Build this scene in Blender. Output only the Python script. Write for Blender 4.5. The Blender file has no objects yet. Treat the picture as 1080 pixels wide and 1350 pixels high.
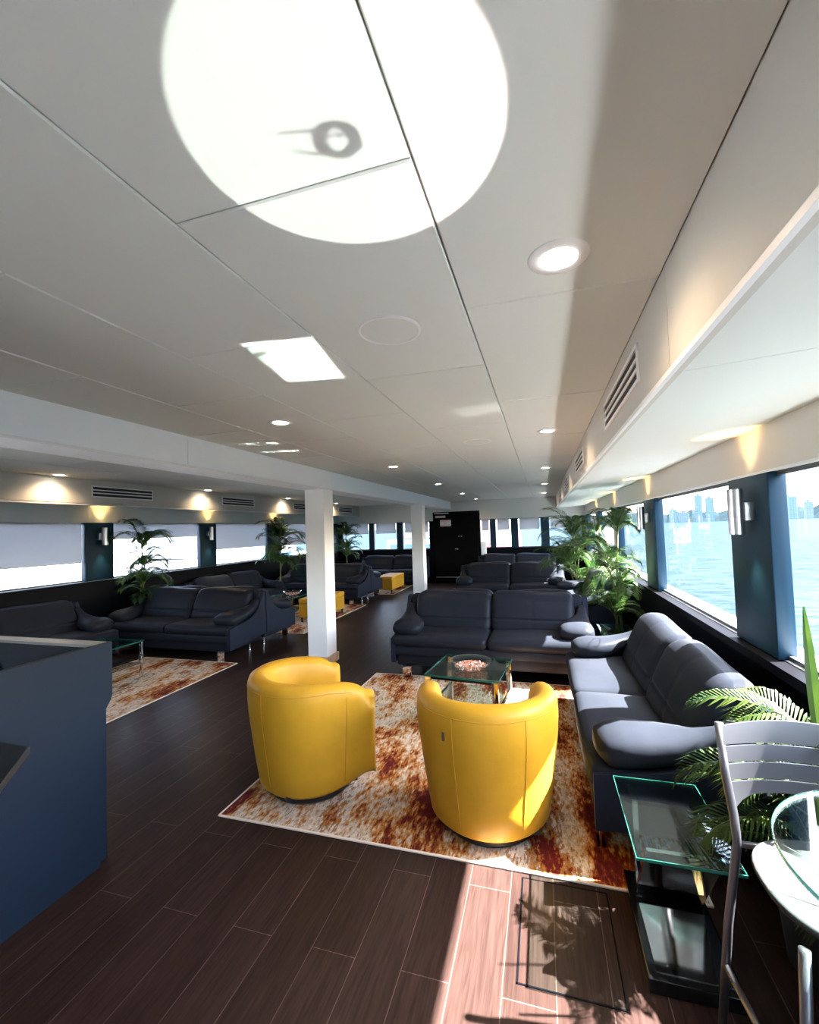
import bpy, bmesh, math, random
from mathutils import Vector, Matrix
R = math.radians
C = bpy.context.scene.collection
random.seed(7)

# ------------------------------------------------------------------ materials
def new_mat(name):
    m = bpy.data.materials.new(name); m.use_nodes = True
    nt = m.node_tree; nt.nodes.clear()
    out = nt.nodes.new('ShaderNodeOutputMaterial')
    return m, nt, out
def principled(name, col, rough=.5, metal=0., spec=.5, bump=None, coat=0., noise=None, trans=0., ior=1.45, emit=None, sheen=0.):
    """bump=(scale,strength,distance); noise=(scale,amount) varies the colour a little"""
    m, nt, out = new_mat(name)
    b = nt.nodes.new('ShaderNodeBsdfPrincipled')
    b.inputs['Base Color'].default_value = (*col, 1)
    b.inputs['Roughness'].default_value = rough
    b.inputs['Metallic'].default_value = metal
    b.inputs['Specular IOR Level'].default_value = spec
    b.inputs['Coat Weight'].default_value = coat
    b.inputs['Transmission Weight'].default_value = trans
    b.inputs['IOR'].default_value = ior
    if emit:
        b.inputs['Emission Color'].default_value = (*emit[0], 1); b.inputs['Emission Strength'].default_value = emit[1]
    tc = nt.nodes.new('ShaderNodeTexCoord')
    if noise:
        n = nt.nodes.new('ShaderNodeTexNoise'); n.inputs['Scale'].default_value = noise[0]; n.inputs['Detail'].default_value = 5
        nt.links.new(tc.outputs['Object'], n.inputs['Vector'])
        r = nt.nodes.new('ShaderNodeValToRGB')
        r.color_ramp.elements[0].position = .3; r.color_ramp.elements[1].position = .7
        r.color_ramp.elements[0].color = (*[c * (1 - noise[1]) for c in col], 1)
        r.color_ramp.elements[1].color = (*[min(1, c * (1 + noise[1])) for c in col], 1)
        nt.links.new(n.outputs['Fac'], r.inputs['Fac']); nt.links.new(r.outputs['Color'], b.inputs['Base Color'])
    if bump:
        n = nt.nodes.new('ShaderNodeTexNoise'); n.inputs['Scale'].default_value = bump[0]; n.inputs['Detail'].default_value = 4
        nt.links.new(tc.outputs['Object'], n.inputs['Vector'])
        bp = nt.nodes.new('ShaderNodeBump'); bp.inputs['Strength'].default_value = bump[1]; bp.inputs['Distance'].default_value = bump[2]
        nt.links.new(n.outputs['Fac'], bp.inputs['Height']); nt.links.new(bp.outputs['Normal'], b.inputs['Normal'])
    nt.links.new(b.outputs[0], out.inputs[0])
    return m
def glass_mat(name, tint=(1, 1, 1), rough=0., refl=1.0, base=.045):
    """thin glass: clear transparency with a Fresnel mirror on top, so daylight and sun come through"""
    m, nt, out = new_mat(name)
    t = nt.nodes.new('ShaderNodeBsdfTransparent'); t.inputs[0].default_value = (*tint, 1)
    g = nt.nodes.new('ShaderNodeBsdfGlossy'); g.inputs['Roughness'].default_value = rough
    g.inputs['Color'].default_value = (refl, refl, refl, 1)
    lw = nt.nodes.new('ShaderNodeLayerWeight'); lw.inputs['Blend'].default_value = .5
    pw = nt.nodes.new('ShaderNodeMath'); pw.operation = 'POWER'; pw.inputs[1].default_value = 4.5
    f = nt.nodes.new('ShaderNodeMath'); f.operation = 'MULTIPLY_ADD'; f.inputs[1].default_value = .8; f.inputs[2].default_value = base
    nt.links.new(lw.outputs['Facing'], pw.inputs[0]); nt.links.new(pw.outputs[0], f.inputs[0])
    mx = nt.nodes.new('ShaderNodeMixShader')
    nt.links.new(f.outputs[0], mx.inputs[0]); nt.links.new(t.outputs[0], mx.inputs[1]); nt.links.new(g.outputs[0], mx.inputs[2])
    nt.links.new(mx.outputs[0], out.inputs[0])
    return m
def two_lobe(nt, col_socket, col, rough, f0, f1, normal=None):
    df = nt.nodes.new('ShaderNodeBsdfDiffuse'); gl = nt.nodes.new('ShaderNodeBsdfGlossy'); gl.inputs['Roughness'].default_value = rough
    df.inputs['Color'].default_value = (*col, 1); gl.inputs['Color'].default_value = (1, 1, 1, 1)
    lw = nt.nodes.new('ShaderNodeLayerWeight'); lw.inputs['Blend'].default_value = .5
    pw = nt.nodes.new('ShaderNodeMath'); pw.operation = 'POWER'; pw.inputs[1].default_value = 4
    ma = nt.nodes.new('ShaderNodeMath'); ma.operation = 'MULTIPLY_ADD'; ma.inputs[1].default_value = f1; ma.inputs[2].default_value = f0
    mx = nt.nodes.new('ShaderNodeMixShader'); L = nt.links.new
    L(lw.outputs['Facing'], pw.inputs[0]); L(pw.outputs[0], ma.inputs[0]); L(ma.outputs[0], mx.inputs[0])
    L(df.outputs[0], mx.inputs[1]); L(gl.outputs[0], mx.inputs[2])
    if col_socket: L(col_socket, df.inputs['Color'])
    if normal:
        L(normal, df.inputs['Normal']); L(normal, gl.inputs['Normal'])
    return mx.outputs[0]
def soft_mat(name, col, rough=.5, f0=.01, f1=.1):
    m, nt, out = new_mat(name)
    nt.links.new(two_lobe(nt, None, col, rough, f0, f1), out.inputs[0]); return m
def leather(name, col, rough, scale=260, f0=.005, f1=.09):
    m, nt, out = new_mat(name)
    tc = nt.nodes.new('ShaderNodeTexCoord')
    v = nt.nodes.new('ShaderNodeTexVoronoi'); v.inputs['Scale'].default_value = scale
    n = nt.nodes.new('ShaderNodeTexNoise'); n.inputs['Scale'].default_value = 9; n.inputs['Detail'].default_value = 4
    for x in (v, n): nt.links.new(tc.outputs['Object'], x.inputs['Vector'])
    add = nt.nodes.new('ShaderNodeMath'); add.operation = 'MULTIPLY_ADD'; add.inputs[1].default_value = .10
    nt.links.new(v.outputs['Distance'], add.inputs[0]); nt.links.new(n.outputs['Fac'], add.inputs[2])
    bp = nt.nodes.new('ShaderNodeBump'); bp.inputs['Strength'].default_value = .3; bp.inputs['Distance'].default_value = .008
    nt.links.new(add.outputs[0], bp.inputs['Height'])
    r = nt.nodes.new('ShaderNodeValToRGB')
    r.color_ramp.elements[0].color = (*[c * .85 for c in col], 1); r.color_ramp.elements[1].color = (*[c * 1.15 for c in col], 1)
    nt.links.new(n.outputs['Fac'], r.inputs['Fac']); 
    nt.links.new(two_lobe(nt, r.outputs['Color'], col, rough, f0, f1, bp.outputs[0]), out.inputs[0])
    return m
def wood_floor():
    m, nt, out = new_mat('dark_plank')
    L = nt.links.new
    tc = nt.nodes.new('ShaderNodeTexCoord')
    mp = nt.nodes.new('ShaderNodeMapping'); mp.inputs['Rotation'].default_value = (0, 0, R(90)); mp.inputs['Location'].default_value = (.37, .02, 0)
    L(tc.outputs['Object'], mp.inputs['Vector'])
    br = nt.nodes.new('ShaderNodeTexBrick')
    br.inputs['Scale'].default_value = 1; br.inputs['Brick Width'].default_value = 1.22; br.inputs['Row Height'].default_value = .182
    br.inputs['Mortar Size'].default_value = .0019; br.inputs['Mortar Smooth'].default_value = .2; br.inputs['Bias'].default_value = 0
    br.offset = .37; br.offset_frequency = 2
    br.inputs['Color1'].default_value = (.0205, .0120, .0106, 1); br.inputs['Color2'].default_value = (.0280, .0166, .0148, 1)
    br.inputs['Mortar'].default_value = (.085, .058, .050, 1)
    L(mp.outputs[0], br.inputs['Vector'])
    mp2 = nt.nodes.new('ShaderNodeMapping'); mp2.inputs['Scale'].default_value = (22, 1.3, 1)
    L(tc.outputs['Object'], mp2.inputs['Vector'])
    n = nt.nodes.new('ShaderNodeTexNoise'); n.inputs['Scale'].default_value = 3; n.inputs['Detail'].default_value = 8; n.inputs['Distortion'].default_value = 1.2
    L(mp2.outputs[0], n.inputs['Vector'])
    rp = nt.nodes.new('ShaderNodeValToRGB')
    rp.color_ramp.elements[0].position = .3; rp.color_ramp.elements[0].color = (.62, .6, .6, 1)
    rp.color_ramp.elements[1].position = .72; rp.color_ramp.elements[1].color = (1.25, 1.22, 1.2, 1)
    L(n.outputs['Fac'], rp.inputs['Fac'])
    mx = nt.nodes.new('ShaderNodeMix'); mx.data_type = 'RGBA'; mx.blend_type = 'MULTIPLY'; mx.inputs['Factor'].default_value = 1
    L(br.outputs['Color'], mx.inputs['A']); L(rp.outputs['Color'], mx.inputs['B'])
    bp = nt.nodes.new('ShaderNodeBump'); bp.inputs['Strength'].default_value = .25; bp.inputs['Distance'].default_value = .003
    L(n.outputs['Fac'], bp.inputs['Height']); pass
    L(two_lobe(nt, mx.outputs['Result'], (.03, .02, .02), .32, .010, .16, bp.outputs[0]), out.inputs[0])
    return m
def rug_mat():
    m, nt, out = new_mat('distressed_rug')
    L = nt.links.new
    b = nt.nodes.new('ShaderNodeBsdfPrincipled'); tc = nt.nodes.new('ShaderNodeTexCoord')
    def noise(scale, sx, sy, det, off):
        mp = nt.nodes.new('ShaderNodeMapping'); mp.inputs['Scale'].default_value = (sx, sy, 1); mp.inputs['Location'].default_value = off
        L(tc.outputs['Object'], mp.inputs['Vector'])
        n = nt.nodes.new('ShaderNodeTexNoise'); n.inputs['Scale'].default_value = scale; n.inputs['Detail'].default_value = det; n.inputs['Roughness'].default_value = .68
        L(mp.outputs[0], n.inputs['Vector']); return n
    big = noise(.95, 1.9, .8, 10, (1.3, 2.4, 0))
    r = nt.nodes.new('ShaderNodeValToRGB'); cr = r.color_ramp
    stops = [(.0, (.06, .004, .006)), (.385, (.085, .006, .008)), (.42, (.17, .030, .010)), (.455, (.40, .17, .030)), (.485, (.44, .31, .20)),
             (.51, (.56, .49, .42)), (.545, (.54, .46, .40)), (.565, (.20, .14, .10)), (.59, (.40, .17, .03)), (.625, (.13, .012, .012)), (1, (.07, .005, .007))]
    cr.elements[0].position, cr.elements[0].color = stops[0][0], (*stops[0][1], 1)
    cr.elements[1].position, cr.elements[1].color = stops[-1][0], (*stops[-1][1], 1)
    for p, c in stops[1:-1]:
        e = cr.elements.new(p); e.color = (*c, 1)
    fine = noise(16, 3.2, 1.0, 6, (0, 0, 0))
    mad = nt.nodes.new('ShaderNodeMath'); mad.operation = 'MULTIPLY_ADD'; mad.inputs[1].default_value = .34; 
    L(fine.outputs['Fac'], mad.inputs[0])
    sub = nt.nodes.new('ShaderNodeMath'); sub.operation = 'SUBTRACT'; sub.inputs[1].default_value = .17
    L(big.outputs['Fac'], sub.inputs[0]); L(sub.outputs[0], mad.inputs[2]); L(mad.outputs[0], r.inputs['Fac'])
    spk = noise(60, 1, .5, 3, (5, 2, 0))
    r2 = nt.nodes.new('ShaderNodeValToRGB'); r2.color_ramp.elements[0].position = .35; r2.color_ramp.elements[0].color = (.55, .5, .48, 1)
    r2.color_ramp.elements[1].position = .62; r2.color_ramp.elements[1].color = (1.1, 1.1, 1.1, 1)
    L(spk.outputs['Fac'], r2.inputs['Fac'])
    mx = nt.nodes.new('ShaderNodeMix'); mx.data_type = 'RGBA'; mx.blend_type = 'MULTIPLY'; mx.inputs['Factor'].default_value = .8
    L(r.outputs['Color'], mx.inputs['A']); L(r2.outputs['Color'], mx.inputs['B']); L(mx.outputs['Result'], b.inputs['Base Color'])
    b.inputs['Roughness'].default_value = .9; b.inputs['Specular IOR Level'].default_value = .15
    bp = nt.nodes.new('ShaderNodeBump'); bp.inputs['Strength'].default_value = .4; bp.inputs['Distance'].default_value = .004
    L(spk.outputs['Fac'], bp.inputs['Height']); L(bp.outputs[0], b.inputs['Normal'])
    L(b.outputs[0], out.inputs[0])
    return m
def leaf_mat(name, c1, c2):
    m, nt, out = new_mat(name)
    L = nt.links.new
    d = nt.nodes.new('ShaderNodeBsdfPrincipled'); d.inputs['Roughness'].default_value = .5; d.inputs['Specular IOR Level'].default_value = .2
    t = nt.nodes.new('ShaderNodeBsdfTranslucent')
    tc = nt.nodes.new('ShaderNodeTexCoord'); n = nt.nodes.new('ShaderNodeTexNoise'); n.inputs['Scale'].default_value = 5
    L(tc.outputs['Object'], n.inputs['Vector'])
    r = nt.nodes.new('ShaderNodeValToRGB'); r.color_ramp.elements[0].position = .35; r.color_ramp.elements[1].position = .7
    r.color_ramp.elements[0].color = (*c1, 1); r.color_ramp.elements[1].color = (*c2, 1)
    L(n.outputs['Fac'], r.inputs['Fac']); L(r.outputs['Color'], d.inputs['Base Color']); L(r.outputs['Color'], t.inputs['Color'])
    mx = nt.nodes.new('ShaderNodeMixShader'); mx.inputs[0].default_value = .35
    L(d.outputs[0], mx.inputs[1]); L(t.outputs[0], mx.inputs[2]); L(mx.outputs[0], out.inputs[0])
    return m
def blind_mat():
    m, nt, out = new_mat('blind_fabric')
    d = nt.nodes.new('ShaderNodeBsdfDiffuse'); d.inputs[0].default_value = (.62, .63, .65, 1)
    t = nt.nodes.new('ShaderNodeBsdfTranslucent'); t.inputs[0].default_value = (.45, .47, .50, 1)
    mx = nt.nodes.new('ShaderNodeMixShader'); mx.inputs[0].default_value = .40
    nt.links.new(d.outputs[0], mx.inputs[1]); nt.links.new(t.outputs[0], mx.inputs[2]); nt.links.new(mx.outputs[0], out.inputs[0])
    return m
def sea_mat():
    m, nt, out = new_mat('sea_water')
    L = nt.links.new
    tc = nt.nodes.new('ShaderNodeTexCoord')
    mp = nt.nodes.new('ShaderNodeMapping'); mp.inputs['Scale'].default_value = (.55, 1.3, 1); mp.inputs['Rotation'].default_value = (0, 0, R(25))
    L(tc.outputs['Object'], mp.inputs['Vector'])
    n = nt.nodes.new('ShaderNodeTexNoise'); n.inputs['Scale'].default_value = 1.0; n.inputs['Detail'].default_value = 7; n.inputs['Roughness'].default_value = .6
    L(mp.outputs[0], n.inputs['Vector'])
    r = nt.nodes.new('ShaderNodeValToRGB'); r.color_ramp.elements[0].position = .36; r.color_ramp.elements[1].position = .66
    r.color_ramp.elements[0].color = (.0035, .0110, .0182, 1); r.color_ramp.elements[1].color = (.0160, .0262, .0308, 1)
    L(n.outputs['Fac'], r.inputs['Fac'])
    bp = nt.nodes.new('ShaderNodeBump'); bp.inputs['Strength'].default_value = .6; bp.inputs['Distance'].default_value = .5
    L(n.outputs['Fac'], bp.inputs['Height'])
    df = nt.nodes.new('ShaderNodeBsdfDiffuse'); gl = nt.nodes.new('ShaderNodeBsdfGlossy'); gl.inputs['Roughness'].default_value = .3
    L(r.outputs['Color'], df.inputs['Color']); L(bp.outputs[0], df.inputs['Normal']); L(bp.outputs[0], gl.inputs['Normal'])
    ms = nt.nodes.new('ShaderNodeMixShader'); ms.inputs[0].default_value = .025
    L(df.outputs[0], ms.inputs[1]); L(gl.outputs[0], ms.inputs[2]); L(ms.outputs[0], out.inputs[0])
    return m
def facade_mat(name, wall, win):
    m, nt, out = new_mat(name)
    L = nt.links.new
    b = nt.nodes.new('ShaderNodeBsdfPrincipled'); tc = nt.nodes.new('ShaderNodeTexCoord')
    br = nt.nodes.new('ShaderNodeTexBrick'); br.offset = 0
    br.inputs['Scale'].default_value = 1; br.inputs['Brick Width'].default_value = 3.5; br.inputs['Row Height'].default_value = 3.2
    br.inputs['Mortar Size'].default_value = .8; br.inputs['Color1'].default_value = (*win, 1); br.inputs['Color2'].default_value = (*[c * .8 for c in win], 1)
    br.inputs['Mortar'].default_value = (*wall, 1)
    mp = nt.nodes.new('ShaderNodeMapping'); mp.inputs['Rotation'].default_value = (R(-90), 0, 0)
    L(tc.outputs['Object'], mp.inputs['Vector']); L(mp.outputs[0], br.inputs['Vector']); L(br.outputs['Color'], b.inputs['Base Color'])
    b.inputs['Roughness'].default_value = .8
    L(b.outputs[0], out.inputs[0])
    return m

M = dict(
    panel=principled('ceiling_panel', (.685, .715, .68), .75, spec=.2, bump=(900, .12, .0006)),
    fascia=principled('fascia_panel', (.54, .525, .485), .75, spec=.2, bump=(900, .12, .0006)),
    white=principled('white_panel', (.88, .91, .93), .5, spec=.35),
    column=principled('column_paint', (.86, .87, .87), .55),
    backing=principled('ceiling_backing', (.03, .03, .03), .9),
    navy=principled('navy_pillar', (.0055, .027, .050), .42, spec=.2),
    dark=soft_mat('dark_lining', (.0025, .003, .005), .4, .004, .04),
    grey_sill=principled('pale_sill', (.62, .66, .70), .4),
    frame=principled('window_frame', (.05, .055, .065), .4),
    floor=wood_floor(), rug=rug_mat(),
    rug_edge=principled('rug_edge', (.62, .55, .48), .9),
    leather=leather('navy_leather', (.0125, .0152, .0218), .36),
    leather_side=leather('navy_side_leather', (.014, .018, .031), .45),
    stitch=principled('navy_stitch', (.008, .010, .018), .6),
    yellow=leather('yellow_leather', (.46, .245, .018), .38, 320, .02, .14),
    yseam=principled('yellow_stitch', (.42, .20, .01), .6),
    black=principled('black_plastic', (.008, .008, .009), .35),
    gloss=principled('black_gloss', (.006, .007, .008), .07, spec=.6),
    granite=principled('black_granite', (.012, .014, .014), .12, noise=(420, .9)),
    bar=soft_mat('bar_panel', (.0055, .0115, .023), .45, .012, .16),
    bar_top=principled('bar_ledge', (.20, .20, .20), .35, metal=.2),
    chrome=principled('chrome', (.82, .82, .83), .06, metal=1),
    mirror=principled('grey_mirror', (.42, .43, .42), .04, metal=1),
    brushed=principled('brushed_steel', (.55, .55, .56), .28, metal=1, bump=(300, .05, .001)),
    alu=principled('brushed_aluminium', (.15, .155, .18), .36, metal=.85),
    alu_seat=principled('dull_aluminium', (.036, .0375, .040), .6, spec=.06, noise=(500, .35)),
    glass=glass_mat('window_glass'),
    tglass=glass_mat('table_glass', (.80, .90, .88)),
    gedge=principled('glass_edge', (.02, .13, .10), .15, trans=.3),
    bowl=glass_mat('bowl_glass', (.93, .94, .95)),
    pot=principled('plant_pot', (.010, .010, .011), .45),
    soil=principled('potting_soil', (.03, .018, .01), .95, noise=(60, .6)),
    leaf=leaf_mat('palm_leaf', (.014, .042, .012), (.050, .095, .022)),
    leaf_near=leaf_mat('palm_leaf_near', (.008, .026, .006), (.040, .070, .010)),
    stem=principled('palm_stem', (.12, .14, .04), .6, noise=(20, .4)),
    lens=principled('lamp_lens', (1, 1, 1), .4, emit=((1, .90, .74), 14)),
    glow=principled('sconce_bulb', (1, 1, 1), .4, emit=((1, .72, .36), 10)),
    trimwhite=principled('white_trim', (.80, .80, .80), .45),
    slot=principled('vent_slot', (.01, .01, .012), .7),
    oak=principled('oak_skirting', (.48, .32, .20), .5, noise=(14, .25)),
    door=soft_mat('black_door', (.0022, .0022, .0025), .4, .004, .04),
    sign=principled('sign_white', (.75, .72, .70), .6), red=principled('sign_red', (.55, .04, .03), .6),
    pink=principled('sign_pink', (.66, .48, .46), .6), blackink=principled('sign_ink', (.02, .02, .02), .6),
    blind=blind_mat(), sea=sea_mat(),
    bits=principled('potpourri', (.52, .17, .08), .7, noise=(38, .7)),
    hull=principled('boat_hull', (.30, .31, .33), .35), boatglass=principled('boat_window', (.05, .12, .20), .1),
    boatred=principled('boat_red', (.30, .012, .03), .4),
    city1=facade_mat('hazy_tower', (.13, .19, .235), (.09, .145, .195)), city2=facade_mat('hazy_block', (.15, .19, .22), (.105, .15, .19)),  # distance haze is mixed into these bluish facade colours
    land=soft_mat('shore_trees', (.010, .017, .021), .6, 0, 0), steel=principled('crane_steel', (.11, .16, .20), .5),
    dock=principled('dock_concrete', (.25, .25, .25), .9),
)

# ------------------------------------------------------------------ geometry helpers
class MB:
    """collects shapes and links them as ONE mesh object"""
    def __init__(s): s.v, s.f, s.mi, s.cur = [], [], [], 0
    def mat(s, i): s.cur = i; return s
    def add(s, vs, fs):
        o = len(s.v); s.v += [tuple(v) for v in vs]
        for f in fs: s.f.append(tuple(i + o for i in f)); s.mi.append(s.cur)
        return s
    def box(s, x0, x1, y0, y1, z0, z1):
        return s.add([(x0, y0, z0), (x1, y0, z0), (x1, y1, z0), (x0, y1, z0), (x0, y0, z1), (x1, y0, z1), (x1, y1, z1), (x0, y1, z1)],
                     [(0, 3, 2, 1), (4, 5, 6, 7), (0, 1, 5, 4), (1, 2, 6, 5), (2, 3, 7, 6), (3, 0, 4, 7)])
    def rbox(s, x0, x1, y0, y1, z0, z1, r=.01, n=2):
        """box with rounded edges"""
        return s.puff(x0, x1, y0, y1, z0, z1, r, 0, 0, 1, n)
    def puff(s, x0, x1, y0, y1, z0, z1, r, px=0., pz=0., res=6, arc=3, py=0., fn=None):
        """cushion: rounded box whose faces bulge by px, py, pz; fn deforms points"""
        cx, cy, cz = (x0 + x1) / 2, (y0 + y1) / 2, (z0 + z1) / 2
        h = ((x1 - x0) / 2, (y1 - y0) / 2, (z1 - z0) / 2)
        r = min(r, h[0], h[1], h[2])
        def ticks(hh):
            t = [-hh + r * (1 - math.cos(math.pi / 2 * i / arc)) for i in range(arc)]
            inner = [(-hh + r) + (2 * hh - 2 * r) * i / res for i in range(res + 1)]
            return t + inner + [-a for a in reversed(t)]
        T = [ticks(a) for a in h]
        def place(p):
            q = [max(-h[i] + r, min(h[i] - r, p[i])) for i in range(3)]
            d = Vector([p[i] - q[i] for i in range(3)])
            if d.length > 1e-9:
                # push the cube surface to the sphere of radius r
                d = d.normalized() * r
            P = [q[i] + d[i] for i in range(3)]
            u = [P[i] / h[i] if h[i] else 0 for i in range(3)]
            bx = px * u[0] * max(0, 1 - u[1] ** 2) * max(0, 1 - u[2] ** 2)
            by = py * u[1] * max(0, 1 - u[0] ** 4) * max(0, 1 - u[2] ** 2)
            bz = pz * u[2] * max(0, 1 - u[0] ** 4) * max(0, 1 - u[1] ** 4)
            w = (cx + P[0] + bx, cy + P[1] + by, cz + P[2] + bz)
            return fn(*w) if fn else w
        idx = {}
        vs, fs = [], []
        def vid(p):
            k = tuple(round(a, 6) for a in p)
            if k not in idx: idx[k] = len(vs); vs.append(place(p))
            return idx[k]
        for ax in range(3):
            a, b = (ax + 1) % 3, (ax + 2) % 3
            for sgn in (-1, 1):
                for i in range(len(T[a]) - 1):
                    for j in range(len(T[b]) - 1):
                        q = []
                        for (ii, jj) in ((i, j), (i + 1, j), (i + 1, j + 1), (i, j + 1)):
                            p = [0, 0, 0]; p[ax] = sgn * h[ax]; p[a] = T[a][ii]; p[b] = T[b][jj]; q.append(vid(p))
                        if len(set(q)) < 3: continue
                        fs.append(tuple(q) if sgn > 0 else tuple(reversed(q)))
        return s.add(vs, fs)
    def tube(s, pts, r, n=8, cap=True, radii=None):
        pts = [Vector(p) for p in pts]; rings = []
        up = None
        for i, p in enumerate(pts):
            t = (pts[min(i + 1, len(pts) - 1)] - pts[max(i - 1, 0)]).normalized()
            if up is None:
                up = t.orthogonal().normalized()
            up = (up - t * up.dot(t)).normalized(); w = t.cross(up)
            rr = radii[i] if radii else r
            rings.append([p + up * rr * math.cos(2 * math.pi * k / n) + w * rr * math.sin(2 * math.pi * k / n) for k in range(n)])
        return s.loft(rings, cap)
    def loft(s, rings, cap=True, closed=True):
        n = len(rings[0]); vs = [v for ring in rings for v in ring]; fs = []
        for i in range(len(rings) - 1):
            for k in range(n if closed else n - 1):
                k2 = (k + 1) % n
                fs.append((i * n + k, i * n + k2, (i + 1) * n + k2, (i + 1) * n + k))
        if cap:
            fs.append(tuple(reversed(range(n)))); fs.append(tuple(range((len(rings) - 1) * n, len(rings) * n)))
        return s.add(vs, fs)
    def cyl(s, x, y, z0, z1, r, n=24, r2=None):
        r2 = r if r2 is None else r2
        return s.loft([[(x + q * math.cos(2 * math.pi * k / n), y + q * math.sin(2 * math.pi * k / n), z) for k in range(n)] for q, z in ((r, z0), (r2, z1))])
    def lathe(s, prof, n=32, x=0, y=0, cap=True):
        return s.loft([[(x + r * math.cos(2 * math.pi * k / n), y + r * math.sin(2 * math.pi * k / n), z) for k in range(n)] for r, z in prof], cap)
    def prism(s, poly, lo, hi, axis='x'):
        """polygon extruded along an axis; poly in the two other axes in order"""
        def P(a, b, c):
            return {'x': (c, a, b), 'y': (a, c, b), 'z': (a, b, c)}[axis]
        n = len(poly)
        vs = [P(a, b, lo) for a, b in poly] + [P(a, b, hi) for a, b in poly]
        fs = [tuple(range(n)), tuple(reversed(range(n, 2 * n)))] + [(i, i + n, (i + 1) % n + n, (i + 1) % n) for i in range(n)]
        return s.add(vs, fs)
    def build(s, name, mats, parent=None, smooth=False, fix=True, auto=None):
        me = bpy.data.meshes.new(name); me.from_pydata(s.v, [], s.f)
        if not isinstance(mats, (list, tuple)): mats = [mats]
        for m in mats: me.materials.append(M[m] if isinstance(m, str) else m)
        me.polygons.foreach_set('material_index', s.mi)
        if fix:
            bm = bmesh.new(); bm.from_mesh(me); bmesh.ops.recalc_face_normals(bm, faces=bm.faces); bm.to_mesh(me); bm.free()
        if smooth:
            me.polygons.foreach_set('use_smooth', [True] * len(me.polygons))
            if auto: me.set_sharp_from_angle(angle=R(auto))
        me.update()
        o = bpy.data.objects.new(name, me); C.objects.link(o)
        if parent: o.parent = parent
        return o
def tag(o, label, cat, group=None, kind=None):
    o['label'] = label; o['category'] = cat
    if group: o['group'] = group
    if kind: o['kind'] = kind
    return o
def thing(name, label, cat, loc=(0, 0, 0), rz=0, group=None):
    o = bpy.data.objects.new(name, None); C.objects.link(o); o.empty_display_size = .1
    o.location = loc; o.rotation_euler = (0, 0, rz)
    return tag(o, label, cat, group)
def struct(o, label=None):
    o['kind'] = 'structure'
    if label: o['label'] = label
    return o
def copy_thing(src, label, loc, rz=0, group=None):
    def rec(o, parent):
        c = o.copy(); C.objects.link(c); c.parent = parent
        for ch in o.children: rec(ch, c)
        return c
    c = rec(src, None); c.location = loc; c.rotation_euler = (0, 0, rz); c['label'] = label
    if group: c['group'] = group
    return c

# ------------------------------------------------------------------ room
H = 1.62; CZ = 2.37                      # eye height, ceiling height
XR, XL, YE, YB = 1.12, -6.16, 12.7, -2.2 # window walls, end wall, wall behind
BR, BL = .38, -5.42                      # bulkhead faces
BZ, SZ, HZ = 2.05, 2.10, 1.855           # bulkhead bottom, soffit corner, window head
SR, SL = .89, 1.02                       # sills

struct(MB().box(XL - .3, XR + .3, YB - .2, YE + .3, -.12, 0).build('floor', 'floor'), 'dark brown wood plank floor')
# ceiling panels, each a slab with a slim joint
cb = MB()
g = .0022
def panel_rows(x0, x1, off):
    y = YB - 1.2 + ((off - YB) % 1.2)
    while y < YE:
        a, b_ = max(y, YB), min(y + 1.2, YE)
        if b_ - a > .02:
            # chamfered lower edge
            c = .004
            vs = [(x0 + g, a + g, CZ + .02), (x1 - g, a + g, CZ + .02), (x1 - g, b_ - g, CZ + .02), (x0 + g, b_ - g, CZ + .02),
                  (x0 + g, a + g, CZ + c), (x1 - g, a + g, CZ + c), (x1 - g, b_ - g, CZ + c), (x0 + g, b_ - g, CZ + c),
                  (x0 + g + c, a + g + c, CZ), (x1 - g - c, a + g + c, CZ), (x1 - g - c, b_ - g - c, CZ), (x0 + g + c, b_ - g - c, CZ)]
            cb.add(vs, [(0, 1, 2, 3), (0, 4, 5, 1), (1, 5, 6, 2), (2, 6, 7, 3), (3, 7, 4, 0), (4, 8, 9, 5), (5, 9, 10, 6), (6, 10, 11, 7), (7, 11, 8, 4), (8, 11, 10, 9)])
        y += 1.2
xs = [BR, -.222, -.815, -1.41, -2.0, -2.53]
for i in range(5): panel_rows(xs[i + 1], xs[i], .295 if i % 2 == 0 else .84)
xs2 = [-2.84, -3.45, -4.04, -4.63, -5.22, BL]
for i in range(5): panel_rows(xs2[i + 1], xs2[i], .25 if i % 2 else .80)
cb.mat(1).box(XL - .3, XR + .3, YB - .2, YE + .3, CZ + .02, CZ + .12)
struct(cb.build('ceiling', ['panel', 'backing']), 'pale grey panelled ceiling')
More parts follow.
